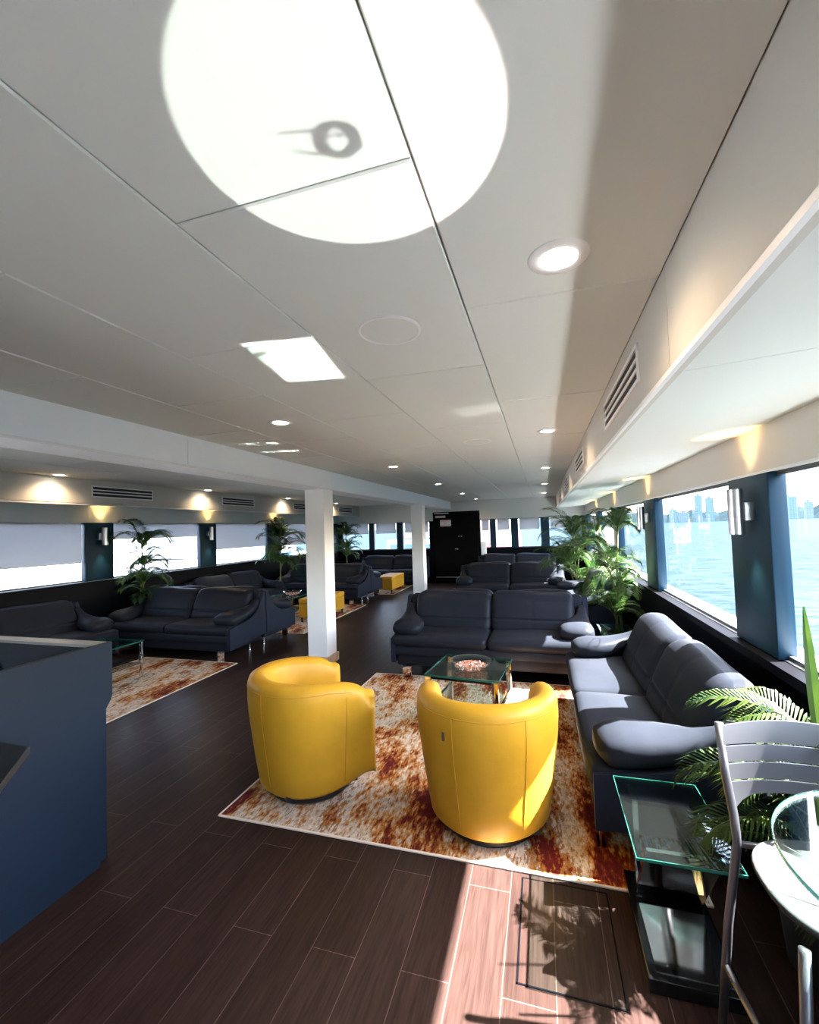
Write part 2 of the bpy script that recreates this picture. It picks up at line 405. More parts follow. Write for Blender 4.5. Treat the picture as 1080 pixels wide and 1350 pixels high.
# bulkheads and sloped soffits along both window walls
def bulkhead(side, name):
    face, wall = (BR, XR) if side > 0 else (BL, XL)
    b = MB()
    y = YB
    ed = [YB] + [k for k in [(-1.0 + 2.4 * i + (.05 if side > 0 else 1.1)) for i in range(7)] if YB < k < YE] + [YE]
    t = .03 * side
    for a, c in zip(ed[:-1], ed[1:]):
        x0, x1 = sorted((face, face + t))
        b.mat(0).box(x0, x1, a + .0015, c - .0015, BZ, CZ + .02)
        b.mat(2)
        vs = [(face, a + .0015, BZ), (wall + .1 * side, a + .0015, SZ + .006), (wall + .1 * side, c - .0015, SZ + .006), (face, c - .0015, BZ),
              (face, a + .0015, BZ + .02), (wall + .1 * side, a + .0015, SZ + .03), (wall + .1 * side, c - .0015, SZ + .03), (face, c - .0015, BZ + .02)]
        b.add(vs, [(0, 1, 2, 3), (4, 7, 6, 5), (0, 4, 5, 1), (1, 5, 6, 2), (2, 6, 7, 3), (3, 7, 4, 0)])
    # slim edge trim
    x0, x1 = sorted((face - .006 * side, face + .008 * side))
    b.mat(1).box(x0, x1, YB, YE, BZ - .004, BZ + .012)
    return struct(b.build(name, ['fascia', 'trimwhite', 'panel']), 'pale bulkhead and soffit above the windows')
bulkhead(1, 'soffit_right'); bulkhead(-1, 'soffit_left')
# side walls: dark lower lining, sill, pale strip over the windows
wr = MB()
wr.mat(0).box(XR, XR + .22, YB, YE, 0, SR - .02)
wr.box(XR - .05, XR + .03, YB, YE, SR - .05, SR)
wr.mat(1).box(XR + .03, XR + .22, YB, YE, SR - .02, SR + .004)
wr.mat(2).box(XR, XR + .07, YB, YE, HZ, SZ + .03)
wr.mat(1).box(XR - .004, XR, YB, YE, HZ - .004, HZ + .008)
struct(wr.build('wall_right', ['dark', 'grey_sill', 'fascia']), 'right window wall with black lining below the glass')
wl = MB()
wl.mat(0).box(XL - .22, XL, YB, YE, 0, SL - .02)
wl.box(XL - .03, XL + .05, YB, YE, SL - .05, SL)
wl.mat(1).box(XL - .22, XL - .03, YB, YE, SL - .02, SL + .004)
wl.mat(2).box(XL - .07, XL, YB, YE, HZ, SZ + .03)
struct(wl.build('wall_left', ['dark', 'grey_sill', 'panel']), 'left window wall with black lining below the glass')
# pillars between the windows
PR = [(-2.2, -1.9), (.3, .8), (2.70, 3.20), (5.10, 5.60), (7.40, 7.88), (9.80, 10.3), (12.2, 12.7)]
PL = [(-2.2, -1.9), (.15, .6), (2.40, 2.85), (4.65, 5.08), (6.835, 7.26), (8.97, 9.50), (12.3, 12.7)]
k = 1
for (a, b_) in PR:
    struct(MB().rbox(XR, XR + .085, a, b_, SR + .004, HZ, .006).build('trim_%d' % k, 'navy', smooth=True, auto=40), 'navy pillar between right-hand windows'); k += 1
for (a, b_) in PL:
    struct(MB().rbox(XL - .085, XL, a, b_, SL + .004, HZ, .006).build('trim_%d' % k, 'navy', smooth=True, auto=40), 'navy pillar between left-hand windows'); k += 1
wn = 1
def window(axis, pos, a, b_, z0, z1, out):
    """a framed pane; axis x: in a side wall at x=pos, axis y: in the end wall"""
    global wn
    root = bpy.data.objects.new('window_%d' % wn, None); C.objects.link(root); root['kind'] = 'structure'; root['label'] = 'window'; wn += 1
    f = MB(); w = .022; d0, d1 = sorted((pos, pos + .022 * out))
    for (p, q, r, s_) in ((a, b_, z0, z0 + w), (a, b_, z1 - w, z1), (a, a + w, z0 + w, z1 - w), (b_ - w, b_, z0 + w, z1 - w)):
        f.box(d0, d1, p, q, r, s_) if axis == 'x' else f.box(p, q, d0, d1, r, s_)
    f.build('frame', 'frame', root)
    m = pos + .011 * out
    p = MB()
    if axis == 'x': p.add([(m, a + w, z0 + w), (m, b_ - w, z0 + w), (m, b_ - w, z1 - w), (m, a + w, z1 - w)], [(0, 1, 2, 3)])
    else: p.add([(a + w, m, z0 + w), (b_ - w, m, z0 + w), (b_ - w, m, z1 - w), (a + w, m, z1 - w)], [(0, 1, 2, 3)])
    p.build('pane', 'glass', root, fix=False)
    return root
for P_, X_, o_, S_ in ((PR, XR + .045, 1, SR), (PL, XL - .07, -1, SL)):
    for (p, q) in zip(P_[:-1], P_[1:]):
        window('x', X_, p[1] - .03, q[0] + .03, S_ + .004, HZ, o_)
# roller blinds on the left windows
def blind(x0, x1, y0, y1, z0, z1, label, group, axis='x'):
    t = thing('roller_blind', label, 'blind', ((x0 + x1) / 2, (y0 + y1) / 2, z0), 0, group)
    ox, oy, oz = t.location
    MB().box(x0 - ox, x1 - ox, y0 - oy, y1 - oy, 0.012, z1 - z0).build('fabric', 'blind', t)
    if axis == 'x': MB().tube([(0, y0 - oy, .008), (0, y1 - oy, .008)], .009).build('hem_bar', 'white', t, smooth=True)
    else: MB().tube([(x0 - ox, 0, .008), (x1 - ox, 0, .008)], .009).build('hem_bar', 'white', t, smooth=True)
bg = 'roller blinds on the left windows'
for i, (z0, lb) in enumerate([(1.29, 'grey roller blind drawn far down the nearest left window'), (1.605, 'grey roller blind half down behind the left palm by the sofas'),
                              (1.33, 'grey roller blind drawn over the third left window'), (1.30, 'grey roller blind on the farthest left window by the column')]):
    blind(XL - .055, XL - .052, PL[i + 2][1] + .02, PL[i + 3][0] - .02, z0, HZ - .002, lb, bg)
# end wall with its windows, and the wall behind the camera
EZ = 1.005
ew = MB()
ew.mat(0).box(XL - .22, XR + .22, YE, YE + .2, 0, EZ)
ew.mat(1).box(XL - .22, XR + .22, YE, YE + .2, HZ - .03, CZ + .02)
mull = [(XL - .22, -6.0), (-5.12, -4.95), (-4.22, -4.02), (-3.20, -1.70), (-1.42, -1.26), (-.84, -.64), (-.03, .19), (1.02, XR + .22)]
for (a, b_) in mull:
    ew.mat(3 if b_ - a > 1 else 2).box(a, b_, YE, YE + .12, EZ, HZ - .03)
struct(ew.build('wall_end', ['dark', 'panel', 'navy', 'dark']), 'far end wall')
eb = 'short blinds on the far end windows'
lbs = ['grey half blind on far end window beside the leftmost palm', 'grey half blind on far end window over the far left sofa', 'grey half blind on far end window beside the farther column',
       None, 'grey half blind on the narrow far window right of the black door', 'grey half blind on far end window over left half of the end sofa', 'grey half blind on far end window behind the right palms']
lbs = lbs[:3] + lbs[4:5] + ['grey half blind on far end window over the left cushion of the end sofa', 'grey half blind on far end window over the right cushion of the end sofa'] + ['grey half blind on far end window behind the right palms']
gaps = [(p[1], q[0]) for p, q in zip(mull[:-1], mull[1:])]
for (a, b_), lb in zip(gaps, lbs):
    window('y', YE + .10, a - .02, b_ + .02, EZ, HZ - .03, 1)
    blind(a + .05, b_ - .04, YE + .05, YE + .053, 1.50, HZ - .032, lb, eb, 'y')
struct(MB().box(XL - .3, XR + .3, YB - .2, YB, 0, CZ + .02).build('wall_back', 'white'), 'wall behind the camera')
# beam and columns
bm_ = MB()
ye = [YB, 2.69, 5.01, 9.65, YE]
for a, b_ in zip(ye[:-1], ye[1:]): bm_.box(-2.84, -2.53, a + .0015, b_ - .0015, 2.144, CZ + .02)
bm_.mat(1).box(-2.535, -2.515, YB, YE, 2.138, 2.152)
struct(bm_.build('beam', ['white', 'trimwhite']), 'white ceiling beam along the middle of the lounge')
for i, y in enumerate((4.886, 9.53)):
    c = thing('column', ('white square column nearest the yellow chairs, with oak skirting' if i == 0 else 'farther white square column standing left of the black door'), 'column', (-2.685, y + .125, 0))
    c['kind'] = 'structure'
    MB().rbox(-.13, .13, -.125, .125, 0, 2.37, .004).build('shaft', 'column', c)
    MB().box(-.152, .152, -.147, .147, 0, .10).build('skirting', 'oak', c)

# ------------------------------------------------------------------ ceiling fittings
def light(name, kind, loc, energy, col=(1, 1, 1), rot=None, **kw):
    l = bpy.data.lights.new(name, kind); l.energy = energy; l.color = col
    for a, v in kw.items(): setattr(l, a, v)
    o = bpy.data.objects.new(name, l); C.objects.link(o); o.location = loc
    if rot is not None: o.rotation_euler = rot
    return o
def make_downlight(label, loc, group):
    t = thing('downlight', label, 'ceiling light', loc, 0, group)
    MB().lathe([(.052, 0), (.054, -.006), (.082, -.004), (.084, 0), (.084, .004), (.052, .004)], 36, cap=False).build('rim', 'trimwhite', t, smooth=True)
    MB().lathe([(.0005, -.0015), (.053, -.0015)], 36, cap=False).build('lens', 'lens', t)
    return t
rows = [(.076, [1.29, 3.69, 6.10, 8.5, 10.9], 'right-hand row'), (-1.668, [-.2, 2.6, 4.98, 7.36, 9.76, 11.9], 'row beside the white beam'), (-5.27, [1.3, 3.68, 6.03, 8.43, 10.8], 'row along the left bulkhead')]
ords = ['nearest', 'second', 'third', 'fourth', 'fifth', 'sixth']
first = None
for x, ys, nm in rows:
    q = 0
    for y in ys:
        if y > 1.28 or x > 0:
            if (x < -5 and y < 2): pass
            else:
                lb = 'round recessed downlight, %s in the %s' % (ords[q], nm); q += 1
                if first is None: first = make_downlight(lb, (x, y, CZ), 'recessed ceiling downlights')
                else: copy_thing(first, lb, (x, y, CZ))
        e = 9 if x > -5 else 16
        light('downlight_lamp', 'SPOT', (x, y, CZ - .012), e, (1, .68, .40), (0, 0, 0), spot_size=R(150), spot_blend=.8, shadow_soft_size=.05)
sp0 = None
for x, y, lb in [(-.52, 1.555, 'nearest round ceiling speaker between the bright reflections'), (-.51, 3.886, 'second round ceiling speaker above the coffee table'), (-.505, 6.15, 'third round ceiling speaker over the back-to-back sofas'),
                 (-4.74, 3.86, 'round ceiling speaker left of the beam, over the left sofa'), (-4.83, 6.17, 'second round ceiling speaker left of the beam')]:
    if sp0 is None:
        sp0 = thing('ceiling_speaker', lb, 'speaker', (x, y, CZ), 0, 'round ceiling speakers')
        MB().lathe([(.108, 0), (.110, -.006), (.118, -.006), (.120, 0), (.120, .004), (.108, .004)], 40, cap=False).build('rim', 'trimwhite', sp0, smooth=True)
        MB().lathe([(.0005, -.004), (.109, -.003)], 40, cap=False).build('grille', 'panel', sp0)
    else: copy_thing(sp0, lb, (x, y, CZ))
# air vents on the bulkheads
def make_vent(label, loc, rz, L_, group):
    t = thing('air_vent', label, 'vent', loc, rz, group)
    hz, w = .075, .016
    f = MB()
    f.box(0, .008, -L_ / 2, L_ / 2, -hz, -hz + w).box(0, .008, -L_ / 2, L_ / 2, hz - w, hz).box(0, .008, -L_ / 2, -L_ / 2 + w, -hz, hz).box(0, .008, L_ / 2 - w, L_ / 2, -hz, hz)
    f.build('frame', 'trimwhite', t)
    for i in range(2):
        z = -hz + w + (2 * hz - 2 * w) * (i + 1) / 3
        MB().box(0, .007, -L_ / 2 + w, L_ / 2 - w, z - .007, z + .007).build('slat', 'trimwhite', t)
    MB().box(0, .0015, -L_ / 2 + w, L_ / 2 - w, -hz + w, hz - w).build('backing', 'slot', t)
    return t
v0 = make_vent('white slotted air vent on right bulkhead, nearest the camera', (BR, 2.30, 2.225), R(180), .92, 'air vents on the bulkheads')
for i, (y, lb) in enumerate([(4.65, 'white slotted air vent on right bulkhead, second along'), (7.0, 'white slotted air vent on right bulkhead, third along'), (9.4, 'white slotted air vent on right bulkhead, farthest along')]):
    copy_thing(v0, lb, (BR, y, 2.225), R(180))
for i, (y, lb) in enumerate([(4.63, 'white slotted air vent on left bulkhead above the first wall lamp'), (7.0, 'white slotted air vent on left bulkhead, second from the left edge'), (9.35, 'white slotted air vent on left bulkhead just left of the near column'), (11.7, 'white slotted air vent at the far end of the left bulkhead')]):
    copy_thing(v0, lb, (BL, y, 2.225), 0)
# wall sconces on the pillars
def make_sconce(label, loc, rz):
    t = thing('wall_sconce', label, 'wall lamp', loc, rz, 'up-and-down wall lamps on the pillars')
    tb = MB(); n = 28; ro, ri = .037, .033
    tb.lathe([(ri, -.125), (ro, -.125), (ro, .125), (ri, .125)], n, x=.085, cap=False); tb.build('tube', 'brushed', t, smooth=True, auto=40)
    for zb_ in (-.09, .09): MB().lathe([(.0005, zb_), (.033, zb_)], n, x=.085, cap=False).build('bulb', 'glow', t)
    MB().rbox(0, .05, -.055, .02, -.05, .05, .004).build('bracket', 'brushed', t, smooth=True, auto=40)
    MB().box(0, .06, -.012, .012, -.03, .03).build('arm', 'black', t)
    return t
s0 = None
sl = {(1, 0): 'brushed steel wall lamp on the near right pillar beside the sea view', (1, 1): 'brushed steel wall lamp on the second right pillar beside the tall palm', (1, 2): 'brushed steel wall lamp on the third right pillar among palm fronds', (1, 3): 'brushed steel wall lamp on the farthest right pillar',
      (-1, 0): 'steel wall lamp on left pillar by the nearest blind', (-1, 1): 'steel wall lamp on the second left pillar, between two windows', (-1, 2): 'steel wall lamp on left pillar behind a palm, next to the column'}
for side, ys, X_ in ((1, [2.87, 5.33, 7.62, 10.05], XR), (-1, [4.87, 7.03, 9.2], XL)):
    for i, y in enumerate(ys):
        lb = sl[(side, i)]; rz = R(180) if side > 0 else 0
        loc = (X_, y, 1.655)
        if s0 is None: s0 = make_sconce(lb, loc, rz)
        else: copy_thing(s0, lb, loc, rz)
        lx = X_ - .085 * side
        light('sconce_up', 'SPOT', (lx, y, 1.75), 8, (1, .56, .20), (R(180), 0, 0), spot_size=R(64), spot_blend=.6, shadow_soft_size=.02)
        light('sconce_down', 'SPOT', (lx, y, 1.56), 13, (1, .86, .58), (0, 0, 0), spot_size=R(56), spot_blend=.7, shadow_soft_size=.02)

# ------------------------------------------------------------------ door at the far end
d = thing('door', 'black door with small white safety sign on the far end wall', 'door', (-2.385, YE, .04))
MB().box(-.685, .685, -.03, 0, 0, 2.03).box(-.685, .685, -.06, -.03, 1.98, 2.04).build('frame', 'dark', d)
MB().rbox(-.63, .63, -.075, -.03, .17, 1.97, .006).build('leaf', 'door', d)
MB().box(-.63, .63, -.10, -.03, .135, .16).build('threshold', 'brushed', d)
MB().tube([(-.02, -.075, .95), (-.02, -.11, .95)], .02, 12).tube([(-.02, -.11, .95), (.06, -.11, .95)], .012, 8).build('handle', 'chrome', d, smooth=True)
MB().box(-.60, -.30, -.078, -.075, 1.87, 1.93).build('strip_label', 'pink', d)
sg = MB().box(-.46, -.14, -.079, -.075, 1.62, 1.80).build('safety_sign', 'sign', d)
MB().box(-.62, -.2, -.12, -.06, 1.985, 2.01).build('closer', 'brushed', d)
MB().cyl(.08, -.09, 1.30, 1.335, .015, 10).cyl(.16, -.09, 1.30, 1.335, .015, 10).build('knob', 'oak', d)
def text(body, parent, x, z, size, mat):
    c = bpy.data.curves.new('lettering', 'FONT'); c.body = body; c.size = size; c.align_x = 'CENTER'; c.align_y = 'CENTER'; c.extrude = .0005
    o = bpy.data.objects.new('lettering', c); C.objects.link(o); o.parent = parent; c.materials.append(M[mat])
    o.location = (x, -.0805, z); o.rotation_euler = (R(90), 0, 0)
text('EMERGENCY', sg, -.30, 1.765, .046, 'red'); text('EXIT', sg, -.30, 1.71, .04, 'red'); text('DO NOT BLOCK', sg, -.30, 1.655, .036, 'blackink')
o = MB().rbox(-.075, .075, -.07, 0, 0, .38, .01).build('fire_locker', 'white', smooth=True, auto=40)
o.location = (-1.605, YE, .80); tag(o, 'small pale wall box mounted right of the black door', 'box')

# ------------------------------------------------------------------ rugs
def rug(label, x0, x1, y0, y1):
    cx, cy = (x0 + x1) / 2, (y0 + y1) / 2
    t = thing('area_rug', label, 'rug', (cx, cy, 0), 0)
    hx, hy = (x1 - x0) / 2, (y1 - y0) / 2
    MB().box(-hx + .012, hx - .012, -hy + .012, hy - .012, .0005, .008).build('pile', 'rug', t)
    e = MB()
    for q in ((-hx, hx, -hy, -hy + .013), (-hx, hx, hy - .013, hy), (-hx, -hx + .013, -hy, hy), (hx - .013, hx, -hy, hy)):
        e.rbox(q[0], q[1], q[2], q[3], .0005, .0095, .003)
    e.build('binding', 'rug_edge', t)
rug('red, orange and cream distressed rug under the two yellow tub chairs', -1.86, .62, 2.165, 4.72)
rug('red and cream distressed rug beside the bar in front of the left sofa', -5.2, -3.73, 2.45, 4.74)
rug('distressed red rug under the yellow ottoman behind the near column', -5.3, -3.71, 6.3, 8.93)
rug('distressed red rug under the farthest yellow ottoman', -5.3, -3.60, 10.45, 12.2)
# floor hatch
hx0, hx1, hy0, hy1 = -.155, .205, 1.648, 2.140
hm = MB().box(hx0 + .006, hx1 - .006, hy0 + .006, hy1 - .006, .0002, .0022)
hm.mat(1)
for q in ((hx0, hx1, hy0, hy0 + .005), (hx0, hx1, hy1 - .005, hy1), (hx0, hx0 + .005, hy0, hy1), (hx1 - .005, hx1, hy0, hy1)): hm.box(q[0], q[1], q[2], q[3], .0002, .0026)
ht = hm.build('floor_hatch', ['floor', 'dark']); tag(ht, 'square inspection hatch in the plank floor before the rug', 'hatch')

# ------------------------------------------------------------------ sofas
SW, SD = 2.10, .78
def make_sofa(label, loc, rz, group):
    t = thing('leather_sofa', label, 'sofa', loc, rz, group)
    W = SW / 2
    b = MB().rbox(-W + .06, W - .06, .05, SD - .03, .125, .26, .02).build('base', 'leather', t, smooth=True, auto=50)
    MB().rbox(-W + .03, W - .03, .015, SD - .05, .235, .345, .03, 3).build('front_rail', 'leather', t, smooth=True)
    for s in (-1, 1):
        x0, x1 = (-W + .015, -.003) if s < 0 else (.003, W - .015)
        def wav(x, y, z): return (x, y, z - .012 * math.exp(-((y - .30) / .25) ** 2) * 0 + (.006 * math.sin(9 * x) * math.sin(11 * y) if z > .43 else 0))
        MB().puff(x0, x1, -.005, .62, .335, .452, .052, .004, .016, 12, 4, .008, wav).build('seat_cushion', 'leather', t, smooth=True)
        # leaning back cushion, stitched across and down its middle
        x0, x1 = (-W + .15, -.004) if s < 0 else (.004, W - .15)
        xm = (x0 + x1) / 2
        def lean(x, y, z):
            k = (z - .42) / .42
            seam = .011 * math.exp(-((z - .565) / .010) ** 2) + .005 * math.exp(-((x - xm) / .008) ** 2)
            front = max(0, min(1, (.60 - y) / .1))
            return (x * 1.0, y + .155 * k + .03 * k * k + seam * front, z + .008 * math.sin(7 * (x - x0)) * max(0, k))
        MB().puff(x0, x1, .43, .62, .42, .835, .070, .006, .015, 30, 4, .016, lean).build('back_cushion', 'leather', t, smooth=True)
        # swept arm pillow
        path = [(.055, .480), (.073, .492), (.115, .508), (.19, .520), (.29, .530), (.40, .548), (.50, .572), (.585, .615), (.645, .665), (.69, .69)]
        wid = [.08, .140, .165, .170, .160, .125, .085, .060, .050, .03]; th = [.03, .064, .082, .084, .078, .068, .058, .05, .044, .02]
        xc = [0, 0, 0, 0, .005, .028, .062, .080, .088, .09]
        rings = []
        for i, (y, z) in enumerate(path):
            a = path[max(0, i - 1)]; c = path[min(len(path) - 1, i + 1)]
            tv = Vector((0, c[0] - a[0], c[1] - a[1])).normalized(); nv = Vector((0, -tv.z, tv.y))
            ring = []
            for k_ in range(20):
                an = 2 * math.pi * k_ / 20; ca, sa = math.cos(an), math.sin(an)
                u = math.copysign(abs(ca) ** .7, ca) * wid[i]; v = math.copysign(abs(sa) ** .8, sa) * th[i]
                if v > 0: v *= 1 + .06 * math.sin(40 * y + 3 * u)
                ring.append(Vector((s * (W - .158 + xc[i]) + u * 1.0, y, z)) + nv * v)
            rings.append(ring)
        MB().loft(rings).build('armrest', 'leather', t, smooth=True)
        prof = [(.02, .16), (.02, .42), (.12, .435), (.30, .455), (.42, .48), (.51, .52), (.59, .575), (.65, .645), (.695, .72), (.73, .78), (SD - .005, .79), (SD - .005, .215), (.40, .185)]
        MB().prism(prof, s * W - (.05 if s > 0 else 0), s * W + (.05 if s < 0 else 0)).build('side_panel', 'leather_side', t)
        for y, nm in ((.045, 0), (.62, 1)):
            x = s * (W - .17)
            L_ = MB()
            if nm == 0: L_.rbox(x - .05, x + .05, y, y + .012, 0, .13, .003).rbox(x - .05, x + .05, y, y + .07, .118, .13, .003).rbox(x - .05, x + .05, y - .012, y + .03, 0, .008, .003)
            else: L_.cyl(x, y, 0, .20, .018, 16).cyl(x, y, 0, .01, .028, 16)
            L_.build('leg', 'chrome', t, smooth=True, auto=40)
    MB().rbox(-W + .05, W - .05, .70, SD, .20, .80, .03, 3).build('back_panel', 'leather', t, smooth=True)
    return t
sg_ = 'dark navy leather sofas of the lounge'
sofa = make_sofa('dark navy leather sofa facing the glass coffee table with candy bowl', (-.60, 4.62, 0), 0, sg_)
for lb, x, y, rz in [
    ('dark navy leather sofa back to back with the one facing the coffee table', -.60, 6.19, 180),
    ('dark navy leather sofa along right windows, seat in bright sun', .165, 3.35, -90),
    ('dark navy leather sofa under right windows behind the tall palm', .165, 7.45, -90),
    ('dark navy leather sofa in the second row before the black door', -.66, 8.75, 0),
    ('dark navy leather sofa backing onto the second-row sofa', -.66, 10.32, 180),
    ('dark navy leather sofa under end windows right of the black door', -.72, 11.83, 0),
    ('black leather sofa left of the near column, facing the left rug', -4.87, 4.70, 0),
    ('black leather sofa behind the left one, facing the yellow ottoman', -4.87, 6.27, 180),
    ('black leather sofa at far left behind the bar, under the nearest blind', -5.33, 3.42, 90),
    ('black leather sofa under left windows, its brownish top above the left sofa', -5.33, 7.40, 90),
    ('black leather sofa beyond the near ottoman, seen right of near column', -4.92, 8.85, 0),
    ('black leather sofa facing the farthest ottoman, back to its twin', -4.92, 10.42, 180),
    ('black leather sofa under end windows left of the farther column', -4.25, 11.83, 0)]:
    copy_thing(sofa, lb, (x, y, 0), R(rz))

# ------------------------------------------------------------------ yellow tub chairs
def make_tub(label, loc, rz, group):
    """local +y is the open side"""
    t = thing('tub_chair', label, 'armchair', loc, rz, group)
    Rr, Ls = .366, .25
    stations = []                                        # (px, py, nx, ny, s) along the plan of the shell; s runs 0..1
    n1, n2 = 7, 26
    for i in range(n1): stations.append((Rr, Ls * (1 - i / n1), 1, 0))
    for i in range(n2 + 1):
        a = -math.pi * i / n2
        stations.append((Rr * math.cos(a), Rr * math.sin(a), math.cos(a), math.sin(a)))
    for i in range(1, n1 + 1): stations.append((-Rr, Ls * i / n1, -1, 0))
    def section(px, py, nx, ny, k):
        """k: 0 at the tip of an arm, 1 in the shell"""
        f = max(0, min(1, py / Ls)) if py > 0 else 0    # how far forward along the arm
        zt = .715 - .03 * f - .05 * f ** 4 + .02 * (1 if py < 0 else 0) * (abs(py) / Rr)
        zb = .055 + .06 * f ** 1.5
        prof = [(-.072, zb), (-.042, zb + .03), (-.024, .20), (-.002, .36), (.015, .50), (.022, .60), (.020, zt - .05), (.008, zt - .018), (-.022, zt - .001), (-.055, zt), (-.085, zt - .015), (-.100, zt - .05), (-.104, .55), (-.108, .40), (-.112, .24), (-.115, zb + .03), (-.11, zb)]
        cz = .38; cd = -.048
        out = []
        for (d, z) in prof:
            dd = cd + (d - cd) * k
            z2 = z if k > .999 else (zb + (z - zb) * (.93 + .07 * k))
            flare = .015 * f * (z - .1)
            out.append((px * (1 + dd / Rr) if py <= 0 else px + nx * dd, py * (1 + dd / Rr) if py <= 0 else py + ny * dd, z2))
        return out
    rings = []
    def cap_rings(px, py, nx, ny):
        rr = []
        for j in range(10):
            a = math.pi / 2 * j / 10
            rr.append((px, py + .062 * math.cos(a), nx, ny, max(.04, math.sin(a))))
        return rr
    seq = cap_rings(*stations[0][:4]) + [(*s_, 1) for s_ in stations] + list(reversed(cap_rings(*stations[-1][:4])))
    rings = [section(*q) for q in seq]
    sh = MB(); sh.loft(rings)
    sh.mat(1)
    def outer(idx, z, off=.0015):
        px, py, nx, ny = stations[idx]
        sec = section(px, py, nx, ny, 1)[:9]
        for (a, b_) in zip(sec[:-1], sec[1:]):
            if a[2] <= z <= b_[2]:
                u = (z - a[2]) / max(1e-6, b_[2] - a[2]); p = [a[j] + (b_[j] - a[j]) * u for j in range(3)]
                return (p[0] + nx * off, p[1] + ny * off, z)
        return (sec[0][0], sec[0][1], z)
    for idx in (4, 16, 24, len(stations) - 5):
        sh.tube([outer(idx, z, .0) for z in [.12 + i * .05 for i in range(12)]], .0028, 6)
    rim = [outer(i, .672 - (.035 * (stations[i][1] / Ls) if stations[i][1] > 0 else 0), .0) for i in range(3, len(stations) - 3)]
    sh.tube(rim, .0026, 6)
    sh.build('shell', ['yellow', 'yseam'], t, smooth=True)
    def taper(x, y, z):
        k_ = max(0, -y) / .3
        return (x * (1 - .28 * k_ ** 2), y, z)
    MB().puff(-.262, .262, -.25, .28, .20, .40, .06, .0, .022, 8, 4, .01, taper).build('seat_cushion', 'yellow', t, smooth=True)
    MB().lathe([(.0005, .0), (.25, .0), (.262, .012), (.262, .03), (.235, .045), (.06, .06), (.0005, .06)], 36, cap=False).build('swivel_base', 'black', t, smooth=True, auto=40)
    MB().box(-.24, .24, -.22, .22, .055, .21).build('seat_box', 'black', t)
    return t, outer
tub, outer = make_tub('yellow leather tub chair left, its side turned to the camera', (-1.495, 2.61, .0085), R(-45), 'yellow leather tub chairs')
tub2 = copy_thing(tub, 'yellow leather tub chair right, half lit by sun, back to camera', (-.345, 2.53, .0085), R(9))
tg = MB().rbox(-.007, .007, -.003, .003, -.022, .022, .002).build('label_tag', 'brushed', tub2)
p = outer(25, .575, .004); tg.location = p; tg.rotation_euler = (0, 0, math.atan2(p[1], p[0]) + math.pi / 2)

# ------------------------------------------------------------------ ottomans
def make_ottoman(label, loc, rz):
    t = thing('ottoman', label, 'ottoman', loc, rz, 'long yellow ottomans')
    MB().puff(-.215, .215, -.50, .50, .09, .33, .012, 0, 0, 6, 3).build('body', 'yellow', t, smooth=True)
    MB().puff(-.22, .22, -.505, .505, .332, .42, .02, 0, .008, 8, 3).build('lid', 'yellow', t, smooth=True)
    for x in (-.18, .18):
        for y in (-.45, .45): MB().cyl(x, y, 0, .095, .014, 12, .022).build('leg', 'black', t, smooth=True, auto=40)
    return t
ot = make_ottoman('long yellow ottoman partly hidden behind the near column', (-4.02, 7.55, .0085), 0)
copy_thing(ot, 'long yellow ottoman farther back beside the second column', (-3.88, 11.05, .0085), 0)

# ------------------------------------------------------------------ coffee tables
def make_coffee(label, loc, rz):
    t = thing('coffee_table', label, 'coffee table', loc, rz, 'square glass coffee tables')
    h = .305
    tp = MB(); tp.mat(0).box(-h, h, -h, h, .405, .42); tp.build('glass_top', ['tglass'], t)
    e = MB()
    for q in ((-h - .001, h + .001, -h - .001, -h + .001), (-h - .001, h + .001, h - .001, h + .001), (-h - .001, -h + .001, -h, h), (h - .001, h + .001, -h, h)): e.box(q[0], q[1], q[2], q[3], .405, .42)
    e.build('top_edge', 'gedge', t)
    for x in (-1, 1):
        for y in (-1, 1):
            MB().rbox(x * (h - .03) - .024, x * (h - .03) + .024, y * (h - .015) - .012, y * (h - .015) + .012, 0, .404, .002).build('leg', 'chrome', t, smooth=True, auto=40)
    for y in (-1, 1): MB().box(-h + .05, h - .05, y * (h - .015) - .008, y * (h - .015) + .008, .385, .404).build('rail', 'gloss', t)
    for x in (-1, 1): MB().box(x * (h - .03) - .01, x * (h - .03) + .01, -h + .027, h - .027, .135, .155).build('shelf_rail', 'chrome', t)
    MB().box(-h + .02, h - .02, -h + .03, h - .03, .156, .166).build('shelf', 'tglass', t)
    return t
ct = make_coffee('square glass coffee table with chrome legs holding the candy bowl', (-.64, 3.80, .0085), R(-6))
copy_thing(ct, 'square glass coffee table half hidden by the bar on the left rug', (-4.81, 3.78, .0085), R(0))
copy_thing(ct, 'square glass coffee table beside the near ottoman, holding a bowl', (-4.72, 7.45, .0085), R(0))
